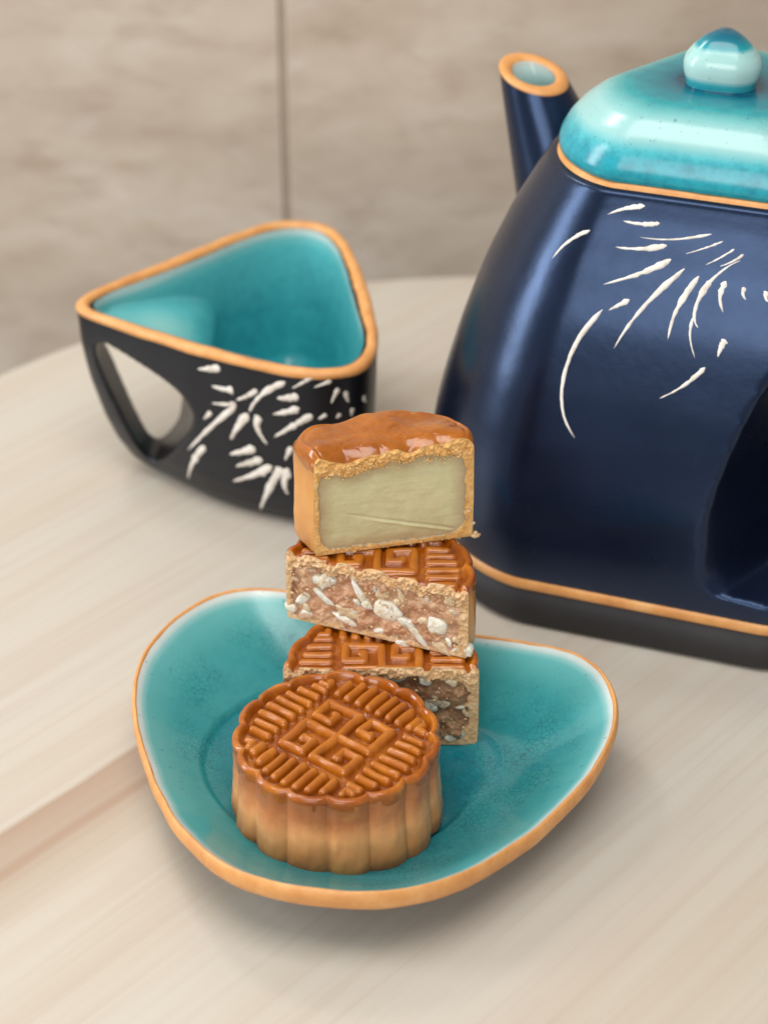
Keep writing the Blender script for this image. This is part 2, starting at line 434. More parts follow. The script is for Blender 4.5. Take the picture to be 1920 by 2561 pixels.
# incised strokes: (width, [(angle, height), ...]) from tail to head
POT_STROKES = [
    (0.00096, [(-2.3827, 0.11896), (-2.355, 0.11972), (-2.3251, 0.12038), (-2.293, 0.12094), (-2.2586, 0.12139), (-2.2221, 0.12174), (-2.1836, 0.12198)]),
    (0.00106, [(-2.2854, 0.118), (-2.247, 0.11786), (-2.2089, 0.11783), (-2.1712, 0.11788), (-2.134, 0.11803), (-2.0973, 0.11827), (-2.0613, 0.11861)]),
    (0.00086, [(-2.5742, 0.10615), (-2.562, 0.10802), (-2.5462, 0.10972), (-2.5266, 0.11123), (-2.501, 0.11262), (-2.4729, 0.11377), (-2.4402, 0.11474)]),
    (0.00053, [(-2.1631, 0.11486), (-2.098, 0.11479), (-2.0279, 0.115), (-1.9549, 0.11536), (-1.8773, 0.116), (-1.7965, 0.11685), (-1.7127, 0.11786)]),
    (0.00117, [(-2.2819, 0.11182), (-2.2325, 0.11182), (-2.183, 0.11195), (-2.1336, 0.11223), (-2.0843, 0.11265), (-2.0362, 0.11315), (-1.9874, 0.11385)]),
    (0.00048, [(-1.8623, 0.11258), (-1.8249, 0.11316), (-1.7875, 0.11378), (-1.7501, 0.11444), (-1.7128, 0.11508), (-1.6756, 0.11583), (-1.6387, 0.11662)]),
    (0.00053, [(-1.7343, 0.11077), (-1.7067, 0.11139), (-1.6791, 0.11205), (-1.6515, 0.11276), (-1.6243, 0.11358), (-1.5968, 0.11439), (-1.5693, 0.11523)]),
    (0.00047, [(-1.6488, 0.11093), (-1.6248, 0.11135), (-1.6016, 0.11184), (-1.5792, 0.11238), (-1.5575, 0.11299), (-1.5367, 0.11365), (-1.5165, 0.11438)]),
    (0.00058, [(-1.5333, 0.11289), (-1.5586, 0.11242), (-1.5875, 0.11165), (-1.6176, 0.11067), (-1.6465, 0.10954), (-1.6726, 0.10846), (-1.6933, 0.10742), (-1.7071, 0.10665), (-1.712, 0.10618)]),
    (0.00116, [(-1.742, 0.09586), (-1.7605, 0.09667), (-1.7698, 0.0979), (-1.7709, 0.09945), (-1.7649, 0.10116), (-1.7527, 0.10291), (-1.7355, 0.10468), (-1.7144, 0.10623), (-1.6909, 0.10752)]),
    (0.00128, [(-2.2892, 0.10272), (-2.2229, 0.10412), (-2.1606, 0.10545), (-2.1003, 0.10682), (-2.0443, 0.10817), (-1.9929, 0.1095), (-1.946, 0.11087)]),
    (0.00117, [(-2.1625, 0.0876), (-2.138, 0.09126), (-2.1041, 0.09492), (-2.0607, 0.0985), (-2.0056, 0.10209), (-1.9374, 0.10566), (-1.8555, 0.10924)]),
    (0.00127, [(-1.8942, 0.09205), (-1.8928, 0.09454), (-1.8837, 0.09715), (-1.8671, 0.09974), (-1.8419, 0.10244), (-1.8077, 0.10525), (-1.7646, 0.10804)]),
    (0.00064, [(-1.7433, 0.08852), (-1.7614, 0.09038), (-1.7743, 0.09216), (-1.7819, 0.09385), (-1.7838, 0.09546), (-1.78, 0.09699), (-1.7702, 0.09843)]),
    (0.00116, [(-1.6179, 0.10044), (-1.6304, 0.10174), (-1.6377, 0.103), (-1.6394, 0.10423), (-1.6353, 0.10543), (-1.6258, 0.10666), (-1.61, 0.1078)]),
    (0.00095, [(-1.5053, 0.10418), (-1.5134, 0.1046), (-1.5187, 0.10504), (-1.521, 0.10549), (-1.521, 0.10601), (-1.5173, 0.10648), (-1.5113, 0.10702)]),
    (0.00105, [(-1.4038, 0.10447), (-1.4083, 0.10483), (-1.4111, 0.10519), (-1.412, 0.10557), (-1.412, 0.10601), (-1.4092, 0.1064), (-1.4055, 0.10686)]),
    (0.00107, [(-2.2296, 0.09677), (-2.2144, 0.09732), (-2.2001, 0.09782), (-2.1843, 0.09838), (-2.1683, 0.09894), (-2.1532, 0.09944), (-2.1367, 0.09999)]),
    (0.00097, [(-2.2585, 0.06289), (-2.3, 0.06537), (-2.3309, 0.06893), (-2.3516, 0.07325), (-2.3609, 0.07808), (-2.3582, 0.08313), (-2.3424, 0.08809), (-2.3102, 0.09273), (-2.2592, 0.09675)]),
    (0.00138, [(-1.6307, 0.08963), (-1.6274, 0.09049), (-1.6232, 0.09126), (-1.6187, 0.09207), (-1.6132, 0.09279), (-1.6071, 0.09349), (-1.6004, 0.09417)]),
    (0.00096, [(-1.8968, 0.07697), (-1.8585, 0.07821), (-1.8219, 0.07954), (-1.7863, 0.08108), (-1.7521, 0.08277), (-1.7192, 0.08461), (-1.6875, 0.08659)])]
CUP_STROKES = [
    (0.00259, [(-2.0442, 0.05147), (-2.0083, 0.0518), (-1.9744, 0.05209), (-1.9392, 0.05248), (-1.9046, 0.0529), (-1.8706, 0.05334), (-1.8372, 0.05381)]),
    (0.00231, [(-1.9212, 0.04699), (-1.8867, 0.04692), (-1.8537, 0.0469), (-1.821, 0.04701), (-1.7909, 0.0471), (-1.7614, 0.04733), (-1.7342, 0.04754)]),
    (0.00145, [(-1.9328, 0.04111), (-1.8955, 0.04124), (-1.8577, 0.04149), (-1.8207, 0.04179), (-1.7847, 0.04215), (-1.7496, 0.04255), (-1.7154, 0.04301)]),
    (0.00172, [(-1.7132, 0.04441), (-1.6819, 0.04506), (-1.6522, 0.04577), (-1.6234, 0.0466), (-1.5966, 0.04742), (-1.571, 0.04836), (-1.5468, 0.04936)]),
    (0.00217, [(-1.614, 0.04124), (-1.587, 0.04376), (-1.5528, 0.04617), (-1.5125, 0.04833), (-1.4668, 0.05039), (-1.417, 0.05227), (-1.3636, 0.05391)]),
    (0.00135, [(-1.324, 0.05226), (-1.3055, 0.05296), (-1.2868, 0.05362), (-1.2684, 0.05431), (-1.251, 0.05509), (-1.2332, 0.05583), (-1.2158, 0.0566)]),
    (0.00113, [(-1.2058, 0.05334), (-1.1927, 0.05365), (-1.1792, 0.05399), (-1.1652, 0.05435), (-1.1509, 0.05473), (-1.1351, 0.05506), (-1.1179, 0.05534)]),
    (0.00273, [(-1.4144, 0.04806), (-1.3912, 0.04825), (-1.3694, 0.0485), (-1.3483, 0.04874), (-1.3287, 0.0491), (-1.3096, 0.04945), (-1.2913, 0.04986)]),
    (0.0024, [(-1.443, 0.04236), (-1.4152, 0.04285), (-1.3881, 0.04333), (-1.3621, 0.04394), (-1.3364, 0.04453), (-1.3114, 0.04518), (-1.2869, 0.04588)]),
    (0.00211, [(-2.248, 0.0208), (-2.1391, 0.02525), (-2.0424, 0.02922), (-1.9514, 0.03291), (-1.8679, 0.03628), (-1.7899, 0.03939), (-1.7165, 0.0423)]),
    (0.00244, [(-1.78, 0.03008), (-1.7582, 0.03195), (-1.7343, 0.03378), (-1.7092, 0.0355), (-1.6821, 0.0372), (-1.6532, 0.03886), (-1.6225, 0.04048)]),
    (0.00231, [(-1.4903, 0.03134), (-1.5223, 0.03309), (-1.5452, 0.03472), (-1.5585, 0.0363), (-1.5622, 0.03776), (-1.5558, 0.03923), (-1.5401, 0.04058)]),
    (0.0024, [(-1.4409, 0.03444), (-1.3888, 0.03669), (-1.3438, 0.03862), (-1.305, 0.0403), (-1.2713, 0.04174), (-1.2421, 0.04294), (-1.2174, 0.04396)]),
    (0.00152, [(-2.0247, 0.03463), (-2.0165, 0.03498), (-2.0042, 0.0355), (-1.993, 0.03597), (-1.9796, 0.03654), (-1.9656, 0.03714), (-1.9495, 0.03783)]),
    (0.00124, [(-1.1177, 0.04806), (-1.1134, 0.04881), (-1.1084, 0.04958), (-1.1017, 0.05031), (-1.0954, 0.05113), (-1.0885, 0.05199), (-1.0809, 0.05286)]),
    (0.00147, [(-1.0245, 0.0477), (-1.0294, 0.04829), (-1.0336, 0.0489), (-1.036, 0.04948), (-1.0389, 0.05015), (-1.041, 0.05084), (-1.0425, 0.05156)]),
    (0.00126, [(-0.8913, 0.04496), (-0.8972, 0.04528), (-0.9027, 0.04565), (-0.9077, 0.04608), (-0.9121, 0.04656), (-0.9175, 0.04717), (-0.921, 0.04776)]),
    (0.00125, [(-1.0052, 0.04273), (-1.0045, 0.0432), (-1.004, 0.04366), (-1.0023, 0.04406), (-1.002, 0.04453), (-1.0018, 0.04499), (-1.0004, 0.04539)]),
    (0.00216, [(-2.3637, 0.00795), (-2.2938, 0.01207), (-2.2381, 0.01553), (-2.1764, 0.01885), (-2.1152, 0.02182), (-2.0492, 0.02458)]),
    (0.0027, [(-1.8009, 0.02442), (-1.7641, 0.02504), (-1.7266, 0.02577), (-1.6901, 0.02647), (-1.6533, 0.02726), (-1.6173, 0.02802), (-1.5812, 0.02888)]),
    (0.00247, [(-1.754, 0.02048), (-1.7136, 0.02124), (-1.6745, 0.02202), (-1.6367, 0.02284), (-1.6002, 0.02368), (-1.565, 0.02455), (-1.5311, 0.02544)]),
    (0.00248, [(-1.7994, 0.01413), (-1.7308, 0.01558), (-1.6679, 0.01703), (-1.6095, 0.01857), (-1.5556, 0.0202), (-1.5059, 0.02191), (-1.46, 0.0237)]),
    (0.00272, [(-1.5696, 0.00389), (-1.5299, 0.0095), (-1.4947, 0.01397), (-1.4605, 0.01767), (-1.4266, 0.02091), (-1.3925, 0.02371)]),
    (0.00211, [(-1.3534, 0.01408), (-1.3682, 0.01497), (-1.3774, 0.01625), (-1.3802, 0.01776), (-1.3775, 0.01965), (-1.3687, 0.02176), (-1.3546, 0.02417)]),
    (0.00185, [(-1.3728, 0.02689), (-1.3671, 0.02785), (-1.3608, 0.02878), (-1.354, 0.02968), (-1.3467, 0.03055), (-1.3384, 0.03132), (-1.3301, 0.03213)]),
    (0.00137, [(-1.1863, 0.04274), (-1.1792, 0.04295), (-1.1721, 0.04318), (-1.1658, 0.04349), (-1.1587, 0.04375), (-1.1515, 0.04403), (-1.1443, 0.04432)]),
    (0.00137, [(-1.0898, 0.04285), (-1.0867, 0.04307), (-1.0825, 0.04323), (-1.0792, 0.04347), (-1.076, 0.04372), (-1.0726, 0.04398), (-1.0682, 0.04419)])]
# ---------------------------------------------------------------- booleans for hollow ware
def temp_solid(rings):
    """closed solid from a stack of rings (each n x 3), bottom to top"""
    n = len(rings[0]); V = np.concatenate(rings); m = len(rings)
    F = [tuple(int(q) for q in f) for f in grid_faces(n, 1, cu=True)] if m == 1 else []
    idx = lambda i, j: i * n + j % n
    for i in range(m - 1):
        for j in range(n):
            F.append((idx(i, j), idx(i, j + 1), idx(i + 1, j + 1), idx(i + 1, j)))
    F.append(tuple(range(n - 1, -1, -1))); F.append(tuple((m - 1) * n + j for j in range(n)))
    me = bpy.data.meshes.new('temp'); me.from_pydata([tuple(map(float, v)) for v in V], [], F); me.update()
    o = bpy.data.objects.new('temp', me); COL.objects.link(o)
    return o
def carve(base, cutters, voxel, iters, name, mat, parent, keep=None, offset=0.0):
    for c in cutters:
        m = base.modifiers.new('b', 'BOOLEAN'); m.operation = 'DIFFERENCE'; m.object = c; m.solver = 'EXACT'
    m = base.modifiers.new('r', 'REMESH'); m.mode = 'VOXEL'; m.voxel_size = voxel; m.use_smooth_shade = True
    m = base.modifiers.new('s', 'SMOOTH'); m.factor = 0.5; m.iterations = iters
    bpy.context.view_layer.update()
    dg = bpy.context.evaluated_depsgraph_get()
    e = base.evaluated_get(dg); me = e.to_mesh()
    nv = len(me.vertices); co = np.empty(nv * 3, np.float32); me.vertices.foreach_get('co', co); co = co.reshape(-1, 3)
    no = np.empty(nv * 3, np.float32); me.vertices.foreach_get('normal', no); no = no.reshape(-1, 3)
    nl = len(me.loops); lv = np.empty(nl, np.int32); me.loops.foreach_get('vertex_index', lv)
    f = lv.reshape(-1, 4) if nl == 4 * len(me.polygons) else None
    assert f is not None
    e.to_mesh_clear()
    co = co + no * offset
    if keep is not None:
        k = keep(co); f = f[k[f].all(1)]
        used = np.unique(f); mp = np.full(nv, -1); mp[used] = np.arange(len(used)); f = mp[f]; co = co[used]
    return co, f
def kill(*obs):
    for o in obs:
        me = o.data; bpy.data.objects.remove(o); bpy.data.meshes.remove(me)
TH = np.linspace(-math.pi, math.pi, 240, endpoint=False)
def ring_of(rf, z, extra=0.0, n=TH):
    r = rf(n, z) + extra
    return np.stack([r * np.cos(n), r * np.sin(n), np.full(len(n), z)], -1)

def prism(poly, origin, bdir, half, c0=0.0, round_r=0.002, flare=0.0):
    """prism of a (b, z) polygon, extruded along the horizontal direction square to bdir"""
    P = np.array(poly, float)
    # rounded corners by Chaikin cutting
    for _ in range(3):
        Q = []
        for i in range(len(P)):
            a, b = P[i], P[(i + 1) % len(P)]
            Q += [a * 0.8 + b * 0.2, a * 0.2 + b * 0.8]
        P = np.array(Q)
    bx, by = math.cos(bdir), math.sin(bdir)
    cen = P.mean(0); out = []
    for c in np.linspace(-half, half, 9):
        k = 1 + flare * (abs(c) / half) ** 2
        q = cen + (P - cen) * k
        out.append(np.stack([origin[0] + q[:, 0] * bx - (c0 + c) * by, origin[1] + q[:, 0] * by + (c0 + c) * bx, q[:, 1]], -1))
    # orientation: make it outward
    a = 0.5 * np.sum(P[:, 0] * np.roll(P[:, 1], -1) - np.roll(P[:, 0], -1) * P[:, 1])
    if a > 0: out = [o[::-1] for o in out]
    return temp_solid(out)
def grow(poly, d):
    P = np.array(poly, float); c = P.mean(0); v = P - c
    return c + v * (1 + d / np.hypot(v[:, 0], v[:, 1]))[:, None]

def strokes(data, rf, parent, mat, fat=1.0):
    for w, path in data:
        a = np.array(path)
        t = np.linspace(0, 1, 15); ti = np.linspace(0, 1, len(a))
        th = np.interp(t, ti, a[:, 0]); z = np.interp(t, ti, a[:, 1])
        ker = lambda v: np.r_[v[0], (v[:-2] + v[1:-1] * 2 + v[2:]) / 4, v[-1]]
        for _ in range(3): th, z = ker(th), ker(z)
        def P(th, z):
            r = rf(th, z); return np.stack([r * np.cos(th), r * np.sin(th), z], -1)
        e = 2e-3
        p = P(th, z)
        n = np.cross(P(th + e, z) - P(th - e, z), P(th, z + 2e-4) - P(th, z - 2e-4)); n /= np.linalg.norm(n, axis=1)[:, None]
        tg = np.gradient(p, axis=0); tg /= np.linalg.norm(tg, axis=1)[:, None]
        sd = np.cross(n, tg)
        wid = 0.5 * w * fat * (0.22 + 0.95 * np.clip(t, 0, 1) ** 0.9) * np.sqrt(np.clip(1 - ((t - 0.86) / 0.14).clip(0) ** 2, 0.02, 1)) * np.clip(t / 0.06, 0.15, 1)
        wid = wid * (1 + 0.16 * rng.standard_normal(15))
        V = []
        for k, hgt in ((-1, -0.0001), (-0.75, 0.00011), (0, 0.00013), (0.75, 0.00011), (1, -0.0001)):
            jit = 1 + 0.12 * rng.standard_normal(15)
            V.append(p + sd * (wid * k * jit)[:, None] + n * hgt)
        V = np.stack(V, 1)
        mesh('incised_stroke', V, grid_faces(15, 5, flip=True), mat, parent)

# ---------------------------------------------------------------- saucer
def make_saucer():
    c = np.array([-0.0015, -0.004])
    pts = [(-0.03587, 0.0496), (-0.04432, 0.04622), (-0.0524, 0.03928), (-0.05886, 0.0295), (-0.06235, 0.0216), (-0.06352, 0.01187), (-0.0628, 0.00264), (-0.06001, -0.01144), (-0.05535, -0.02552), (-0.04906, -0.04053), (-0.04224, -0.05193), (-0.03424, -0.06069), (-0.02359, -0.06578), (-0.01324, -0.06795), (0.0001, -0.06757), (0.00942, -0.06419), (0.0179, -0.05898), (0.0267, -0.05083), (0.03574, -0.042), (0.0452, -0.03057), (0.05256, -0.02018), (0.05664, -0.01085), (0.05832, -0.00186), (0.05742, 0.00543), (0.05409, 0.01384), (0.04873, 0.02012), (0.03835, 0.02428), (0.02316, 0.03207), (0.00259, 0.04206), (-0.02344, 0.04824)]
    r0 = periodic(pts, c, 9)
    root = empty('saucer', (c[0], c[1], 0))
    tag(root, 'turquoise glazed rounded triangle saucer with orange rim under the mooncakes', 'saucer')
    n = 360; th = np.linspace(-math.pi, math.pi, n, endpoint=False); ro = r0(th) + 0.00028 * fbm(np.cos(th) * 5, np.sin(th) * 5, 0, 12, 3)
    zr = 0.0205 + 0.0025 * np.cos(3 * (th - R(15))) + 0.0004 * np.sin(2 * th + 1)
    S = np.r_[np.linspace(0.0, 0.5, 10), np.linspace(0.52, 0.9, 40), np.linspace(0.91, 1.0, 16)]
    V = []; at = []
    ri = ro - 0.0010 - 0.00022 * np.abs(fbm(np.cos(th) * 7, np.sin(th) * 7, 0, 13, 3))
    for s in S:
        r = s * ri
        g = np.clip((s - 0.54) / 0.46, 0, 1) ** 1.55
        z = 0.0058 + (zr - 0.0006 - 0.0058) * g
        x, y = r * np.cos(th), r * np.sin(th)
        d = np.hypot(x + 0.0095, y + 0.001)
        z = z - 0.0008 * (1 - sstep(0.0335, 0.0350, d)) + 0.00025 * noise3(x * 60, y * 60, 0, 3)
        V.append(np.stack([x, y, z], -1))
        at.append(np.where(d < 0.0345, 0.31, 0.52) * sstep(0, 0.3, s) + 0 * th if s < 0.5 else
                  np.where(d < 0.0342, 0.31, 0.5) + (0.90 - np.where(d < 0.0342, 0.31, 0.5)) * np.clip((s - 0.45) / 0.51, 0, 1) ** 1.5 + 0.10 * sstep(0.945, 0.995, s))
    mesh('bowl', np.array(V), grid_faces(len(S), n, cv=True), M['saucer_glaze'], root, attrs={'s': np.array(at)})
    prof = [(-0.0014, -0.0012), (-0.0010, -0.0003), (-0.0006, 0.0000), (-0.0002, -0.0005), (0.0001, -0.0016), (0.0002, -0.0030), (-0.0002, -0.0046), (-0.0010, -0.0060), (-0.0024, -0.0068), (-0.0040, -0.0070)]
    V = np.array([np.stack([(ro + a) * np.cos(th), (ro + a) * np.sin(th), zr + b + 0.00015 * noise3(np.cos(th) * 9, np.sin(th) * 9, k, 5)], -1) for k, (a, b) in enumerate(prof)])
    mesh('rim', V, grid_faces(len(prof), n, cv=True), M['terracotta'], root)
    V = []
    for k, zz in ((1.0, None), (0.9, 0.0095), (0.78, 0.0050), (0.66, 0.0022), (0.62, 0.0016), (0.60, 0.0), (0.55, 0.0), (0.54, 0.0016), (0.0, 0.0016)):
        r = (ro - 0.0038) * k
        z = zr - 0.0069 if zz is None else np.full(n, zz)
        V.append(np.stack([r * np.cos(th), r * np.sin(th), z], -1))
    mesh('underside', np.array(V), grid_faces(9, n, cv=True), M['black_foot'], root)
make_saucer()

# ---------------------------------------------------------------- cup
def make_cup():
    root = empty('cup', (CUP_C[0], CUP_C[1], 0))
    tag(root, 'small triangular black cup with orange rim, turquoise inside and pierced corner handle', 'cup')
    H = CUP_H - 0.0012
    zs = [0, 0.0012, 0.003, 0.006, 0.009, 0.0125, 0.016, 0.02, 0.026, 0.033, 0.039, 0.045, 0.052, H]
    hole = [(x, z) for x, z in ((0.0528, 0.0522), (0.0235, 0.0428), (0.0172, 0.0330), (0.0315, 0.0085), (0.0372, 0.0090))]
    inner = lambda th, z: (cup_r0(th) - 0.0043) * np.interp(z, [0.007, 0.010, 0.015, 0.025, 0.06], [0.62, 0.76, 0.85, 0.93, 1.0])
    iz = [0.007, 0.0085, 0.010, 0.0125, 0.015, 0.02, 0.03, 0.045, CUP_H + 0.003]
    outer = lambda: temp_solid([ring_of(cup_r, z) for z in zs])
    cav = lambda: temp_solid([ring_of(inner, z) for z in iz])
    tun = lambda d: prism(grow(hole, d), (0, 0), math.pi, 0.06)
    # cavity liner
    c, t = cav(), tun(0.0036)
    co, f = carve(c, [t], 0.0007, 8, None, None, None, keep=lambda v: v[:, 2] < CUP_H - 0.0006, offset=-0.00035)
    f = f[:, ::-1]
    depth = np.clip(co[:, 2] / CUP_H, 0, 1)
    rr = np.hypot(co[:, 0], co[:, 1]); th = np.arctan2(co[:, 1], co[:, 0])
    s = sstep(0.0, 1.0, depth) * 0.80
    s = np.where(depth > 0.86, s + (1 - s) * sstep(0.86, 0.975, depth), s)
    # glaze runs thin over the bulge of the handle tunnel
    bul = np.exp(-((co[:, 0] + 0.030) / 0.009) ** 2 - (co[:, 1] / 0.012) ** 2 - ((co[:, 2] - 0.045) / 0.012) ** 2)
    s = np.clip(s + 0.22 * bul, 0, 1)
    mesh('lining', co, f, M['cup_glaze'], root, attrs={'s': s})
    kill(c, t)
    o, c, t, t2 = outer(), cav(), tun(0.0036), tun(0.0)
    fn = np.array([0.40, 0.9165]); p0 = np.array([-0.0904, 0.1455]) - CUP_C + fn * 0.0108
    d_ = np.array([0.9165, -0.40]); q0 = p0 + d_ * ((-0.0262 - p0[0]) / d_[0]); q1 = p0 - d_ * 0.03
    ear = temp_solid([np.array([[*q1, z], [*q0, z], [-0.0262, 0.06, z], [-0.09, 0.06, z]]) for z in (-0.004, 0.046)])
    # wall = outer - (cavity - fat tunnel) - tunnel
    m = c.modifiers.new('b', 'BOOLEAN'); m.operation = 'DIFFERENCE'; m.object = t; m.solver = 'EXACT'
    co, f = carve(o, [c, t2, ear], 0.0007, 7, None, None, None)
    body = mesh('body', co, f, M['black_cup'], root)
    kill(o, c, t, t2, ear)
    strokes(CUP_STROKES, cup_r, body, M['stroke'], 1.1)
    n = 360; th = np.linspace(-math.pi, math.pi, n, endpoint=False); ro = cup_r0(th)
    prof = [(-0.0002, -0.0022), (0.0002, -0.0014), (0.0000, -0.0006), (-0.0006, 0.0000), (-0.0018, 0.0002), (-0.0028, 0.0001), (-0.0036, -0.0004), (-0.0040, -0.0016), (-0.0045, -0.0032)]
    jt = 0.00045 * fbm(np.cos(th) * 6, np.sin(th) * 6, 0, 14, 3)
    V = np.array([np.stack([(ro + a + (jt if a < -0.0025 else 0)) * np.cos(th), (ro + a + (jt if a < -0.0025 else 0)) * np.sin(th), CUP_H + b + 0.00025 * noise3(np.cos(th) * 6, np.sin(th) * 6, k * 0.3, 8)], -1) for k, (a, b) in enumerate(prof)])
    mesh('rim', V, grid_faces(len(prof), n, cv=True, flip=True), M['terracotta'], root)
make_cup()

# ---------------------------------------------------------------- teapot
def lathe(name, prof, mat, parent, rf=lambda th: tri_r(th) / 1.26, n=300, attrs=None, wob=0.0, center=(0, 0)):
    th = np.linspace(-math.pi, math.pi, n, endpoint=False); k = rf(th)
    V = np.array([np.stack([center[0] + a * k * np.cos(th), center[1] + a * k * np.sin(th), np.full(n, z) + wob * noise3(np.cos(th) * 5, np.sin(th) * 5, i * .2, 4)], -1) for i, (a, z) in enumerate(prof)])
    at = {kk: np.repeat(np.asarray(v)[:, None], n, 1) for kk, v in (attrs or {}).items()}
    return mesh(name, V, grid_faces(len(prof), n, cv=True, flip=True), mat, parent, attrs=at)
def resample(prof, n):
    p = np.array(prof, float); d = np.r_[0, np.cumsum(np.hypot(*np.diff(p, axis=0).T))]
    t = np.linspace(0, d[-1], n)
    q = np.stack([np.interp(t, d, p[:, i]) for i in (0, 1)], -1)
    for _ in range(2): q[1:-1] = (q[:-2] + 2 * q[1:-1] + q[2:]) / 4
    return q, t / d[-1]

def make_teapot():
    root = empty('teapot', (POT_C[0], POT_C[1], 0))
    tag(root, 'blue black triangular teapot with turquoise lid and cream brush strokes', 'teapot')
    zs = list(np.linspace(0.0155, 0.1245, 60))
    o = temp_solid([ring_of(pot_r, z) for z in zs])
    hole = [(0.0452, 0.0280), (0.0438, 0.052), (0.0468, 0.078), (0.0530, 0.098), (0.0600, 0.092), (0.0660, 0.060), (0.0660, 0.0235), (0.0560, 0.0262)]
    t = prism(hole, (0, 0), R(311), 0.075, flare=0.45)
    co, f = carve(o, [t], 0.0009, 9, None, None, None)
    body = mesh('body', co, f, M['black_teapot'], root)
    kill(o, t)
    strokes(POT_STROKES, pot_r, body, M['stroke'], 1.35)
    lathe('foot', [(0.0, 0.0003), (0.0690, 0.0003), (0.0703, 0.0012), (0.0712, 0.0030), (0.0714, 0.0135), (0.0650, 0.0140)], M['black_foot'], root)
    lathe('foot_band', [(0.0690, 0.0128), (0.0716, 0.0130), (0.0722, 0.0138), (0.0723, 0.0152), (0.0720, 0.0163), (0.0712, 0.0168), (0.0690, 0.0168)], M['terracotta'], root)
    lathe('collar', [(0.0360, 0.1215), (0.0417, 0.1220), (0.0421, 0.1230), (0.0419, 0.1246), (0.0412, 0.1256), (0.0395, 0.1258), (0.034, 0.1256)], M['terracotta'], root, wob=0.0002)
    # lid
    prof, tt = resample([(0.0, 0.1432), (0.009, 0.1430), (0.016, 0.1434), (0.023, 0.1432), (0.028, 0.1422), (0.032, 0.1402), (0.036, 0.1372), (0.0393, 0.1335), (0.0411, 0.1302), (0.0417, 0.1280), (0.0415, 0.1262), (0.0402, 0.1252), (0.037, 0.1250), (0.03, 0.1250)], 90)
    rr = prof[:, 0] / 0.0416
    edge = (0.1378 - prof[:, 1]) / (0.1378 - 0.1262)
    s = np.where(prof[:, 1] < 0.1378, 0.69 + 0.31 * np.clip(edge, 0, 1), rr * 0.80)
    lid = lathe('lid', prof, M['lid_glaze'], root, attrs={'s': s})
    prof, tt = resample([(0.0, 0.1570), (0.003, 0.1565), (0.0060, 0.1550), (0.0086, 0.1529), (0.0104, 0.1508), (0.0110, 0.1490), (0.0109, 0.1472), (0.0104, 0.1452), (0.0098, 0.1436), (0.0099, 0.1424), (0.0112, 0.1414)], 44)
    lathe('knob', prof, M['knob_glaze'], lid, n=140, attrs={'s': tt}, rf=lambda th: 0.875 + 0.085 * np.cos(3 * (th - R(195))))
    # spout
    A = np.array([-0.026, 0.034, 0.076]); B = np.array([-0.0452, 0.0462, 0.1275])
    nrm = np.array([0.09, -0.22, 0.97]); nrm /= np.linalg.norm(nrm)
    ax = (B - A); L = np.linalg.norm(ax); ax /= L
    u = np.cross(ax, [0, 0, 1.0]); u /= np.linalg.norm(u); v = np.cross(u, ax)
    n = 90; ph = np.linspace(0, 2 * math.pi, n, endpoint=False)
    def circ(t, r):
        # last stretch is sheared so that the mouth lies in the cut plane
        c = A + ax * L * t
        p = c + np.outer(np.cos(ph), u) * r + np.outer(np.sin(ph), v) * r
        k = sstep(0.15, 1.0, t)
        d = ((B - p) @ nrm) / (ax @ nrm)
        q = p + np.outer(d, ax)
        return p * (1 - k) + (q + ax * L * (t - 1)) * k
    rad = lambda t: 0.0235 - 0.0150 * (min(max(t, 0), 1.0) ** 0.72)
    ts = np.linspace(-0.1, 0.985, 28)
    V = np.array([circ(t, rad(t)) for t in ts])
    sp = mesh('spout', V, grid_faces(len(ts), n, cv=True), M['black_teapot'], root)
    V = np.array([circ(t, r) for t, r in ((0.970, 0.00860), (0.985, 0.00870), (0.997, 0.00850), (1.004, 0.0078), (1.006, 0.0070), (1.003, 0.0061), (0.995, 0.0056), (0.975, 0.0054))])
    mesh('spout_rim', V, grid_faces(8, n, cv=True), M['terracotta'], sp)
    ts = np.linspace(0.99, 0.3, 14)
    V = np.array([circ(t, 0.00545 - 0.0012 * (1 - t)) for t in ts])
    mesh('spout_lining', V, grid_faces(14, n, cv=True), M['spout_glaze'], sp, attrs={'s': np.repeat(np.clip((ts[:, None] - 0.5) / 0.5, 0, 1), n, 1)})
make_teapot()
# ---------------------------------------------------------------- mooncakes
def seg_d(x, y, a, b):
    ax, ay = a; bx, by = b; dx, dy = bx - ax, by - ay
    t = np.clip(((x - ax) * dx + (y - ay) * dy) / (dx * dx + dy * dy + 1e-12), 0, 1)
    return np.hypot(x - ax - t * dx, y - ay - t * dy)
def pattern_segs():
    S = []
    sp = [(0.0, 0.0), (0.372, 0.0), (0.372, 0.372), (0.132, 0.372), (0.132, 0.188), (0.252, 0.188), (0.252, 0.215)]
    for k in range(4):
        c, s = [(1, 0), (0, 1), (-1, 0), (0, -1)][k]
        rt = lambda p: (p[0] * c - p[1] * s, p[0] * s + p[1] * c)
        for a, b in zip(sp[:-1], sp[1:]): S.append((rt(a), rt(b), 0.053))
        for i in range(8):
            q = -0.475 + i * 0.124
            r2 = 0.805 ** 2 - q * q
            e = math.sqrt(r2)
            i0 = 0.53
            if e > i0 + 0.03: S.append((rt((i0, q)), rt((e, q)), 0.051))
        # corner chevron
        S.append((rt((0.555, 0.555)), rt((0.555, 0.625)), 0.050)); S.append((rt((0.555, 0.555)), rt((0.625, 0.555)), 0.050))
    return S
SEGS = pattern_segs()
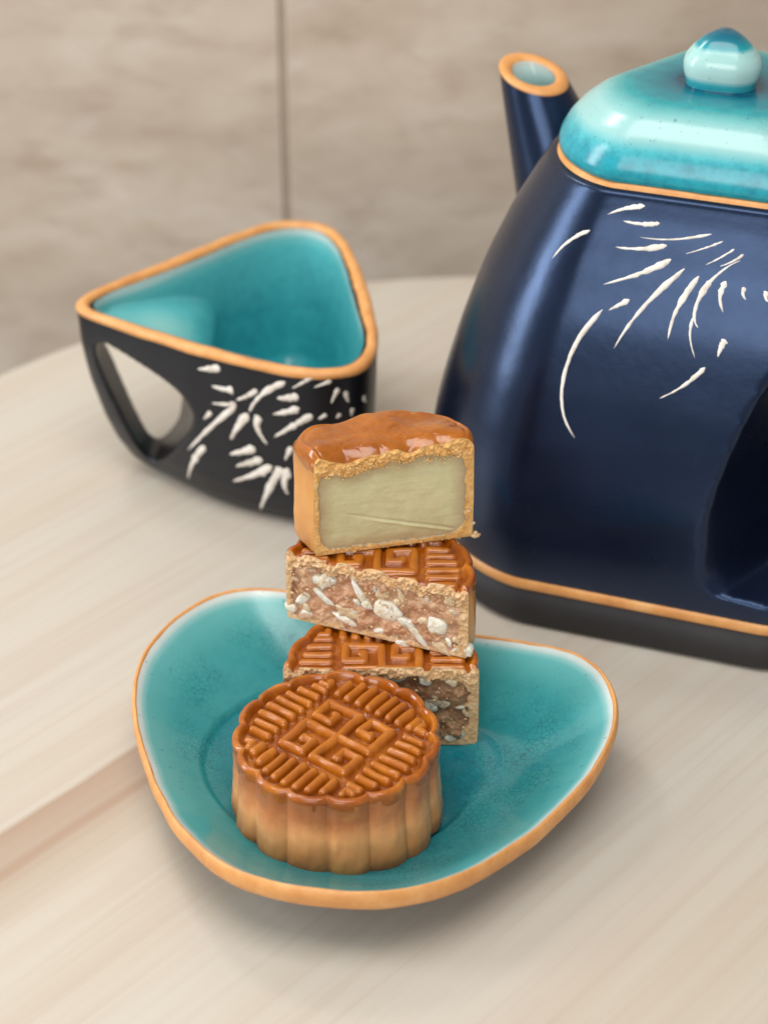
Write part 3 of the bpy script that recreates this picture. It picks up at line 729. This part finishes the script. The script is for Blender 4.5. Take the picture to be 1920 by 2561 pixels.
def relief(x, y, R0, rot, wscale=1.0):
    """0..1 raised pattern, x y in metres"""
    c, s = math.cos(-rot), math.sin(-rot)
    u = (x * c - y * s) / R0; v = (x * s + y * c) / R0
    u, v = u + 0.011 * noise3(x * 210, y * 210, 0, 51), v + 0.011 * noise3(x * 210, y * 210, 0, 52)
    h = np.zeros_like(u)
    for a, b, w in SEGS:
        d = seg_d(u, v, a, b) / (w * wscale)
        h = np.maximum(h, np.sqrt(np.clip(1 - d ** 2.4, 0, 1)))
    return h * (0.92 + 0.12 * noise3(x * 170, y * 170, 0, 53))

def scallop(R0, npet, ph0, amp=0.055):
    def f(th):
        p = ((np.asarray(th) - ph0) * npet / (2 * math.pi)) % 1.0
        return R0 * (1 - amp * np.abs(2 * p - 1) ** 2.6)
    return f

def cake(root, Rf, t0, t1, H, rim, floor, pat_rot, R0, mats, kprof, nth, ns, seed, drip=0.0026, edge_r=0.0010, pat_h=0.0015, wsc=1.0, soft=0.0, face_round=0.0):
    """crust top + side wall of a whole (closed) or cut cake, polar about its local origin"""
    closed = abs(t1 - t0 - 2 * math.pi) < 1e-6
    th = np.linspace(t0, t1, nth, endpoint=not closed)
    rr = Rf(th)
    kz = lambda z: np.interp(z / H, *kprof)
    S = np.r_[np.linspace(0.002, 0.87, int(ns * 0.82)), np.linspace(0.875, 1.0, ns - int(ns * 0.82))]
    Sg, Tg = np.meshgrid(S, th, indexing='ij')
    r = Sg * rr[None, :] * kz(H)
    x, y = r * np.cos(Tg), r * np.sin(Tg)
    def top(x, y, sg):
        p = relief(x, y, R0, pat_rot, wsc)
        lip = sstep(0.885, 0.945, sg)
        fl = 0.00010 * noise3(x * 400, y * 400, 0, seed)
        z = H - floor * (1 - lip) + np.where(lip < 0.98, pat_h * p * (1 - lip), 0) + fl
        z = z + soft * fbm(x * 85, y * 85, 0.3, seed + 9, 2)
        de = (1 - sg) * R0
        z = z - edge_r * (1 - np.sqrt(np.clip(1 - np.clip(1 - de / edge_r, 0, 1) ** 2, 0, 1)))
        z = z + 0.0004 * sstep(0.9, 0.95, sg) * noise3(np.cos(np.arctan2(y, x)) * 4, np.sin(np.arctan2(y, x)) * 4, seed, seed)
        if face_round: z = z - face_round * np.clip(1 - y / (2.2 * face_round), 0, 1) ** 2 * (0.7 + 0.6 * noise3(x * 260, 0, 0, seed + 4))
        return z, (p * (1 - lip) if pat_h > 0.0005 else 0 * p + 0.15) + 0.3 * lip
    z, hh = top(x, y, Sg)
    V = [np.stack([x, y, z], -1)]; A = [hh]
    # the glossy top coat turns over the lip and runs a little down each petal
    dr = drip * (0.75 + 0.45 * np.abs(np.sin((th - t0) * 7.5 + seed)) + 0.35 * noise3(np.cos(th) * 6, np.sin(th) * 6, 0, seed + 2))
    for q in np.linspace(0.12, 1.0, 9):
        zz = H - edge_r - dr * q
        rad = rr * kz(zz) + 0.00006 * (1 - q ** 2) - (0.0003 if q == 1.0 else 0)
        V.append(np.stack([rad * np.cos(th), rad * np.sin(th), zz], -1)[None]); A.append(np.full((1, nth), 0.25))
    V = np.concatenate(V); A = np.concatenate(A)
    mesh('crust_top', V, grid_faces(len(V), nth, cv=closed), mats[0], root, attrs={'h': A})
    zs = np.linspace(0, H - edge_r - drip * 0.2, 40)
    V = []; A = []
    # underside first, then up the wall
    V.append(np.zeros((nth, 3))); A.append(np.zeros(nth))
    V.append(np.stack([rr * 0.5 * np.cos(th), rr * 0.5 * np.sin(th), np.zeros(nth)], -1)); A.append(np.zeros(nth))
    for zz in zs:
        w = 0.00022 * noise3(np.cos(th) * 14, np.sin(th) * 14, zz * 260, seed + 3) + 0.0003 * fbm(np.cos(th) * 4, np.sin(th) * 4, zz * 90, seed + 6)
        if not closed: w = w * np.clip((th - t0) / 0.2, 0, 1) * np.clip((t1 - th) / 0.2, 0, 1) - 0.00003
        rad = rr * kz(zz) + w - 0.0010 * np.clip(1 - zz / 0.0012, 0, 1) ** 2
        V.append(np.stack([rad * np.cos(th), rad * np.sin(th), np.full(nth, zz)], -1)); A.append(np.full(nth, zz / H))
    V = np.array(V)
    mesh('crust_side', V, grid_faces(len(V), nth, cv=closed, flip=True), mats[1], root, attrs={'s': np.array(A)})
    return top, kz, rr

# --- the whole mooncake in front
KP = ([0, 0.04, 0.2, 0.42, 0.7, 0.88, 1.0], [1.0, 1.022, 1.03, 1.014, 0.992, 0.997, 1.0])
whole = empty('mooncake', (-0.0112, -0.0225, 0.0052))
tag(whole, 'whole round golden brown mooncake with spiral pattern on top', 'mooncake', None)
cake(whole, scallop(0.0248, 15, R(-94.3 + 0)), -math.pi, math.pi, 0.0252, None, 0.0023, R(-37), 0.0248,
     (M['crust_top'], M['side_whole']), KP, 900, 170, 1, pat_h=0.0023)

def ico(seed, w, d, h, sub=2):
    import bmesh
    bm = bmesh.new(); bmesh.ops.create_icosphere(bm, subdivisions=sub, radius=1.0)
    co = np.array([v.co[:] for v in bm.verts]); f = np.array([[v.index for v in fc.verts] for fc in bm.faces]); bm.free()
    # a few random flat cuts make a chopped nut
    r = np.random.default_rng(seed)
    for _ in range(5):
        n = r.standard_normal(3); n /= np.linalg.norm(n); k = r.uniform(0.55, 0.85)
        dd = co @ n - k
        co = co - np.outer(np.clip(dd, 0, None), n) * 0.92
    co = co * (1 + 0.05 * r.standard_normal((len(co), 1)))
    return co * np.array([w / 2, d, h / 2]), f

def cut_face(root, top, kz, rL, rR, H, seed, crumb, fill, tside, tbot, ttop, rough, crumb_out, scratch=False, corner=0.002, na=300, nz=170, ridge=0.0):
    u = np.linspace(-1, 1, na); w = np.linspace(0, 1, nz)
    U, W = np.meshgrid(u, w, indexing='ij')
    R_ = np.where(U < 0, rL, rR)
    a1 = np.where(U[:, 0] < 0, rL, rR) * U[:, 0] * kz(H)
    sg = np.abs(U[:, 0])
    ztop, _ = top(a1, np.zeros_like(a1) + 1e-5, sg)
    Z = W * ztop[:, None]
    Xc = U * R_ * kz(Z)
    # distance to the edges of the cut
    dl = (1 + U) * rL; dr_ = (1 - U) * rR; db = Z; dt = ztop[:, None] - Z
    nz1 = fbm(Xc * 420, Z * 420, 0, seed, 3); nz2 = fbm(Xc * 1500, Z * 1500, 0, seed + 5, 2)
    lx = np.minimum((dl - tside[0]), (dr_ - tside[1])); lz = np.minimum(db - tbot, dt - ttop * (1 + 0.45 * nz1 + 0.55 * fbm(Xc * 130, 0 * Z, 0.5, seed + 17, 2)))
    q = np.minimum(lx, lz)
    cr = corner
    both = (lx < cr) & (lz < cr)
    q = np.where(both, cr - np.hypot(cr - np.minimum(lx, cr), cr - np.minimum(lz, cr)), q)
    q = q + 0.0006 * nz1 * rough[0] + 0.0003 * nz2 * rough[0]
    mask = q > 0
    # relief of the face: crumb stands proud, filling lies flatter
    edge = np.minimum(np.minimum(dl, dr_), np.minimum(db, dt))
    fade = sstep(0, 0.0008, edge)
    out = np.where(mask, rough[1] * (fbm(Xc * 260, Z * 260, 0, seed + 11, 4)) - 0.0003,
                   crumb_out * (0.35 + 0.9 * fbm(Xc * 650, Z * 650, 0, seed + 3, 3) + 0.8 * nz2) * (0.3 + 0.7 * sstep(ttop * 2.2, ttop * 0.9, dt)))
    if scratch:
        t = (Xc + 0.0125) / 0.0285; zl = 0.0112 - 0.0085 * t
        g = np.exp(-((Z - zl) / 0.00032) ** 2) * sstep(-0.05, 0.1, t) * (1 - sstep(0.92, 1.0, t)) * (0.4 + 0.6 * sstep(0.1, 0.6, t))
        g2 = np.exp(-((Z - zl + 0.0006) / 0.0004) ** 2) * sstep(0.1, 0.4, t) * (1 - sstep(0.92, 1.0, t))
        out = out - 0.00045 * g + 0.00035 * g2
    Y = -out * fade
    V = np.stack([Xc, Y, Z], -1).reshape(-1, 3)
    F = grid_faces(na, nz, flip=False)
    mf = mask.reshape(-1)[F].sum(1) >= 2
    for nm, mt, sel in (('filling', fill, mf), ('crumb_crust', crumb, ~mf)):
        f = F[sel]; us = np.unique(f); mp = np.full(len(V), -1); mp[us] = np.arange(len(us))
        mesh(nm, V[us], mp[f], mt, root, attrs={'s': np.clip(q.reshape(-1)[us] / 0.004, 0, 1)})
    return ztop

def crumbs(root, n, xr, zr, mat, seed, size=(0.0003, 0.0009), y=-0.0004):
    """loose crumbs stuck to the cut, too small to pick apart"""
    r = np.random.default_rng(seed); VV = []; FF = []; o = 0
    for i in range(n):
        s = r.uniform(*size) * r.uniform(0.4, 1)
        co, f = ico(int(r.integers(1e6)), s * r.uniform(0.7, 1.6), s * 0.5, s * r.uniform(0.6, 1.2), 1)
        p = np.array([r.uniform(*xr), y - r.uniform(0, 0.0003), zr(r)])
        VV.append(co + p); FF.append(f + o); o += len(co)
    ob = mesh('crumbs', np.concatenate(VV), np.concatenate(FF), mat, root)
    ob['kind'] = 'stuff'

def chip(seed, w, h):
    """angular piece of chopped almond, sliced flush with the cut"""
    r = np.random.default_rng(seed)
    n0 = int(r.integers(5, 8)); a = np.sort((np.arange(n0) + r.uniform(-0.32, 0.32, n0)) * 2 * math.pi / n0)
    P = np.stack([np.cos(a), np.sin(a)], -1) * r.uniform(0.78, 1.1, (n0, 1))
    for _ in range(2):
        P = np.concatenate([np.stack([P * 0.86 + np.roll(P, -1, 0) * 0.14, P * 0.14 + np.roll(P, -1, 0) * 0.86], 1).reshape(-1, 2)])
    n = len(P); P = P * (1 + 0.05 * r.standard_normal((n, 1)))
    tilt = r.uniform(-0.0002, 0.0002, 2)
    V = []
    for k, y in ((1.06, 0.0014), (1.02, 0.0002), (0.97, -0.0002), (0.86, -0.00042), (0.45, -0.00048), (0.02, -0.00050)):
        V.append(np.stack([P[:, 0] * k * w / 2, y + (tilt[0] * P[:, 0] + tilt[1] * P[:, 1]) * k + 0.00006 * r.standard_normal(n), P[:, 1] * k * h / 2], -1))
    return np.concatenate(V), grid_faces(6, n, cv=True, flip=True)
def nuts(root, L, seed, extra=0, box=None):
    r = np.random.default_rng(seed + 7); L = list(L)
    for _ in range(extra):
        w = r.uniform(0.0012, 0.0042)
        L.append((r.uniform(*box[0]), r.uniform(*box[1]), w, w * r.uniform(0.3, 0.9), r.uniform(-70, 30)))
    for i, (x, z, w, h, an) in enumerate(L):
        co, f = chip(seed + i, w * 1.3, h * 1.3)
        c, s = math.cos(R(an)), math.sin(R(an))
        co = np.stack([co[:, 0] * c - co[:, 2] * s + x, co[:, 1] + 0.00035, co[:, 0] * s + co[:, 2] * c + z], -1)
        mesh('almond_piece', co, f, M['nut'] if r.random() < 0.62 else M['nut_tan'], root, smooth=True)

KH = ([0, 0.05, 0.3, 0.7, 1.0], [0.985, 1.0, 1.005, 1.0, 0.995])
# --- bottom half of the stack
b = empty('mooncake_half', (-0.0005, 0.0035, 0.0052), 0.0)
tag(b, 'half mooncake at the bottom of the stack, resting on the saucer behind the whole mooncake', 'mooncake', 'cut mooncake pieces in the stack')
top, kz, rr = cake(b, scallop(0.0246, 15, 0.05, 0.04), 0.0, math.pi, 0.0252, None, 0.0016, R(0), 0.0246,
     (M['crust_top'], M['side_orange']), KH, 420, 130, 2, pat_h=0.0016, face_round=0.0007)
cut_face(b, top, kz, rr[-1], rr[0], 0.0252, 21, M['crumb_tan'], M['paste_nut_shaded'], (0.0022, 0.0030), 0.0012, 0.0036, (2.2, 0.0016), 0.0007)
nuts(b, [(0.014, 0.0148, 0.0058, 0.0039, -5), (0.0106, 0.0202, 0.0025, 0.0026, 0), (0.0197, 0.0033, 0.0022, 0.0025, 0), (0.0173, 0.0022, 0.0026, 0.0021, 0), (0.0029, 0.0212, 0.0047, 0.002, -10), (0.0069, 0.0229, 0.0037, 0.002, 0), (0.0173, 0.02, 0.003, 0.002, -20), (0.0157, 0.0129, 0.0027, 0.0025, 0)], 100, 12, ((0.004, 0.021), (0.002, 0.021)))
crumbs(b, 120, (-0.022, 0.0225), lambda r: r.uniform(0.001, 0.022), M['crumb_tan'], 31)
# --- middle half
m_ = empty('mooncake_half', (-0.0018, 0.0148, 0.0306), R(-21))
tag(m_, 'nut filled half mooncake in the middle of the stack, turned askew with white almond pieces', 'mooncake', 'cut mooncake pieces in the stack')
top, kz, rr = cake(m_, scallop(0.0245, 15, 0.05, 0.04), 0.0, math.pi, 0.0212, None, 0.0014, R(20), 0.0245,
     (M['crust_top'], M['side_orange']), KH, 420, 130, 3, pat_h=0.0014, face_round=0.0008)
cut_face(m_, top, kz, rr[-1], rr[0], 0.0212, 22, M['crumb_tan'], M['paste_nut'], (0.0014, 0.0028), 0.0010, 0.0034, (2.6, 0.0017), 0.0008)
nuts(m_, [(-0.0141, 0.0139, 0.0037, 0.0053, -30), (0.003, 0.0088, 0.0072, 0.0053, -8), (0.0159, 0.0076, 0.005, 0.0052, 35), (0.0191, 0.0162, 0.0025, 0.0034, 0), (-0.0079, 0.0059, 0.0075, 0.0029, -20), (-0.0082, 0.0031, 0.0065, 0.0018, -18), (0.0103, 0.004, 0.0084, 0.0018, -48), (0.0171, 0.0016, 0.0057, 0.0022, -38), (0.0009, 0.0023, 0.0032, 0.0011, 18), (-0.0202, 0.0065, 0.0041, 0.0021, 50), (-0.0234, 0.0029, 0.0029, 0.0031, 0), (0.0066, 0.0142, 0.0053, 0.0014, -70), (-0.0049, 0.0129, 0.0071, 0.0018, -65), (-0.0148, 0.0091, 0.0065, 0.0018, -35), (0.0067, 0.0001, 0.0031, 0.0025, 0), (-0.0186, 0.0023, 0.0041, 0.0021, -10), (0.0238, 0.0022, 0.0027, 0.0028, 0), (-0.0027, 0.0093, 0.0027, 0.002, -40)], 200, 26, ((-0.022, 0.022), (0.0015, 0.0165)))
crumbs(m_, 260, (-0.0235, 0.0235), lambda r: 0.0195 - abs(r.normal(0, 0.006)) if r.random() < 0.75 else r.uniform(0.0005, 0.019), M['crumb_tan'], 32)
# --- top piece
TOPO = [(0.0202, 0.0), (0.0208, 0.003), (0.0192, -0.0001), (0.0187, 0.0102), (0.0128, 0.015), (0.006, 0.0166), (-0.0031, 0.0182), (-0.0082, 0.0164), (-0.0151, 0.0168), (-0.0216, 0.0138), (-0.0241, 0.0098), (-0.0222, 0.0055), (-0.0203, 0.0)]
tp = np.array(TOPO); ta = np.arctan2(tp[:, 1], tp[:, 0]); tr = np.hypot(tp[:, 0], tp[:, 1])
_o = np.argsort(ta); ta, tr = ta[_o], tr[_o]
_T = np.linspace(0, math.pi, 400); _v = np.interp(_T, ta, tr)
_k = np.exp(-0.5 * (np.arange(-30, 31) / 9.0) ** 2); _k /= _k.sum()
_v = np.convolve(np.r_[2 * _v[0] - _v[30:0:-1], _v, 2 * _v[-1] - _v[-2:-32:-1]], _k, 'valid')
def top_rf(th):
    p = (np.asarray(th) / math.pi * 5.2 + 0.25) % 1.0
    return np.interp(th, _T, _v) * (1 + (0.012 - 0.05 * np.abs(2 * p - 1) ** 2.2) * sstep(0.25, 0.7, np.asarray(th)) * (1 - sstep(2.4, 2.75, np.asarray(th))))
t_ = empty('mooncake_half', (0.0026, 0.0245, 0.0520), R(13))
tag(t_, 'tallest cut mooncake piece on top of the stack, with smooth pale green paste filling', 'mooncake', 'cut mooncake pieces in the stack')
HT = 0.0300
top, kz, rr = cake(t_, top_rf, 0.0, math.pi, HT, None, 0.0006, R(30), 0.0215,
     (M['crust_melted'], M['side_orange']), ([0, 0.05, 0.4, 1.0], [0.985, 1.0, 1.0, 0.985]), 420, 130, 4, pat_h=0.00012, wsc=1.3, soft=0.0019, edge_r=0.0034, face_round=0.0020, drip=0.002)
cut_face(t_, top, kz, rr[-1], rr[0], HT, 23, M['crumb_gold'], M['paste_green'], (0.0013, 0.0022), 0.0013, 0.0036, (0.9, 0.00022), 0.0007, scratch=True, corner=0.0045)
crumbs(t_, 200, (-0.0175, 0.0185), lambda r: 0.0262 - abs(r.normal(0, 0.0018)), M['crumb_gold'], 33, size=(0.0003, 0.0009))
crumbs(t_, 60, (-0.019, 0.0195), lambda r: r.uniform(0.0003, 0.0018), M['crumb_gold'], 34)
crumbs(t_, 6, (0.0188, 0.0208), lambda r: r.uniform(0.0005, 0.009), M['crumb_tan'], 35, size=(0.0012, 0.0024), y=-0.0006)
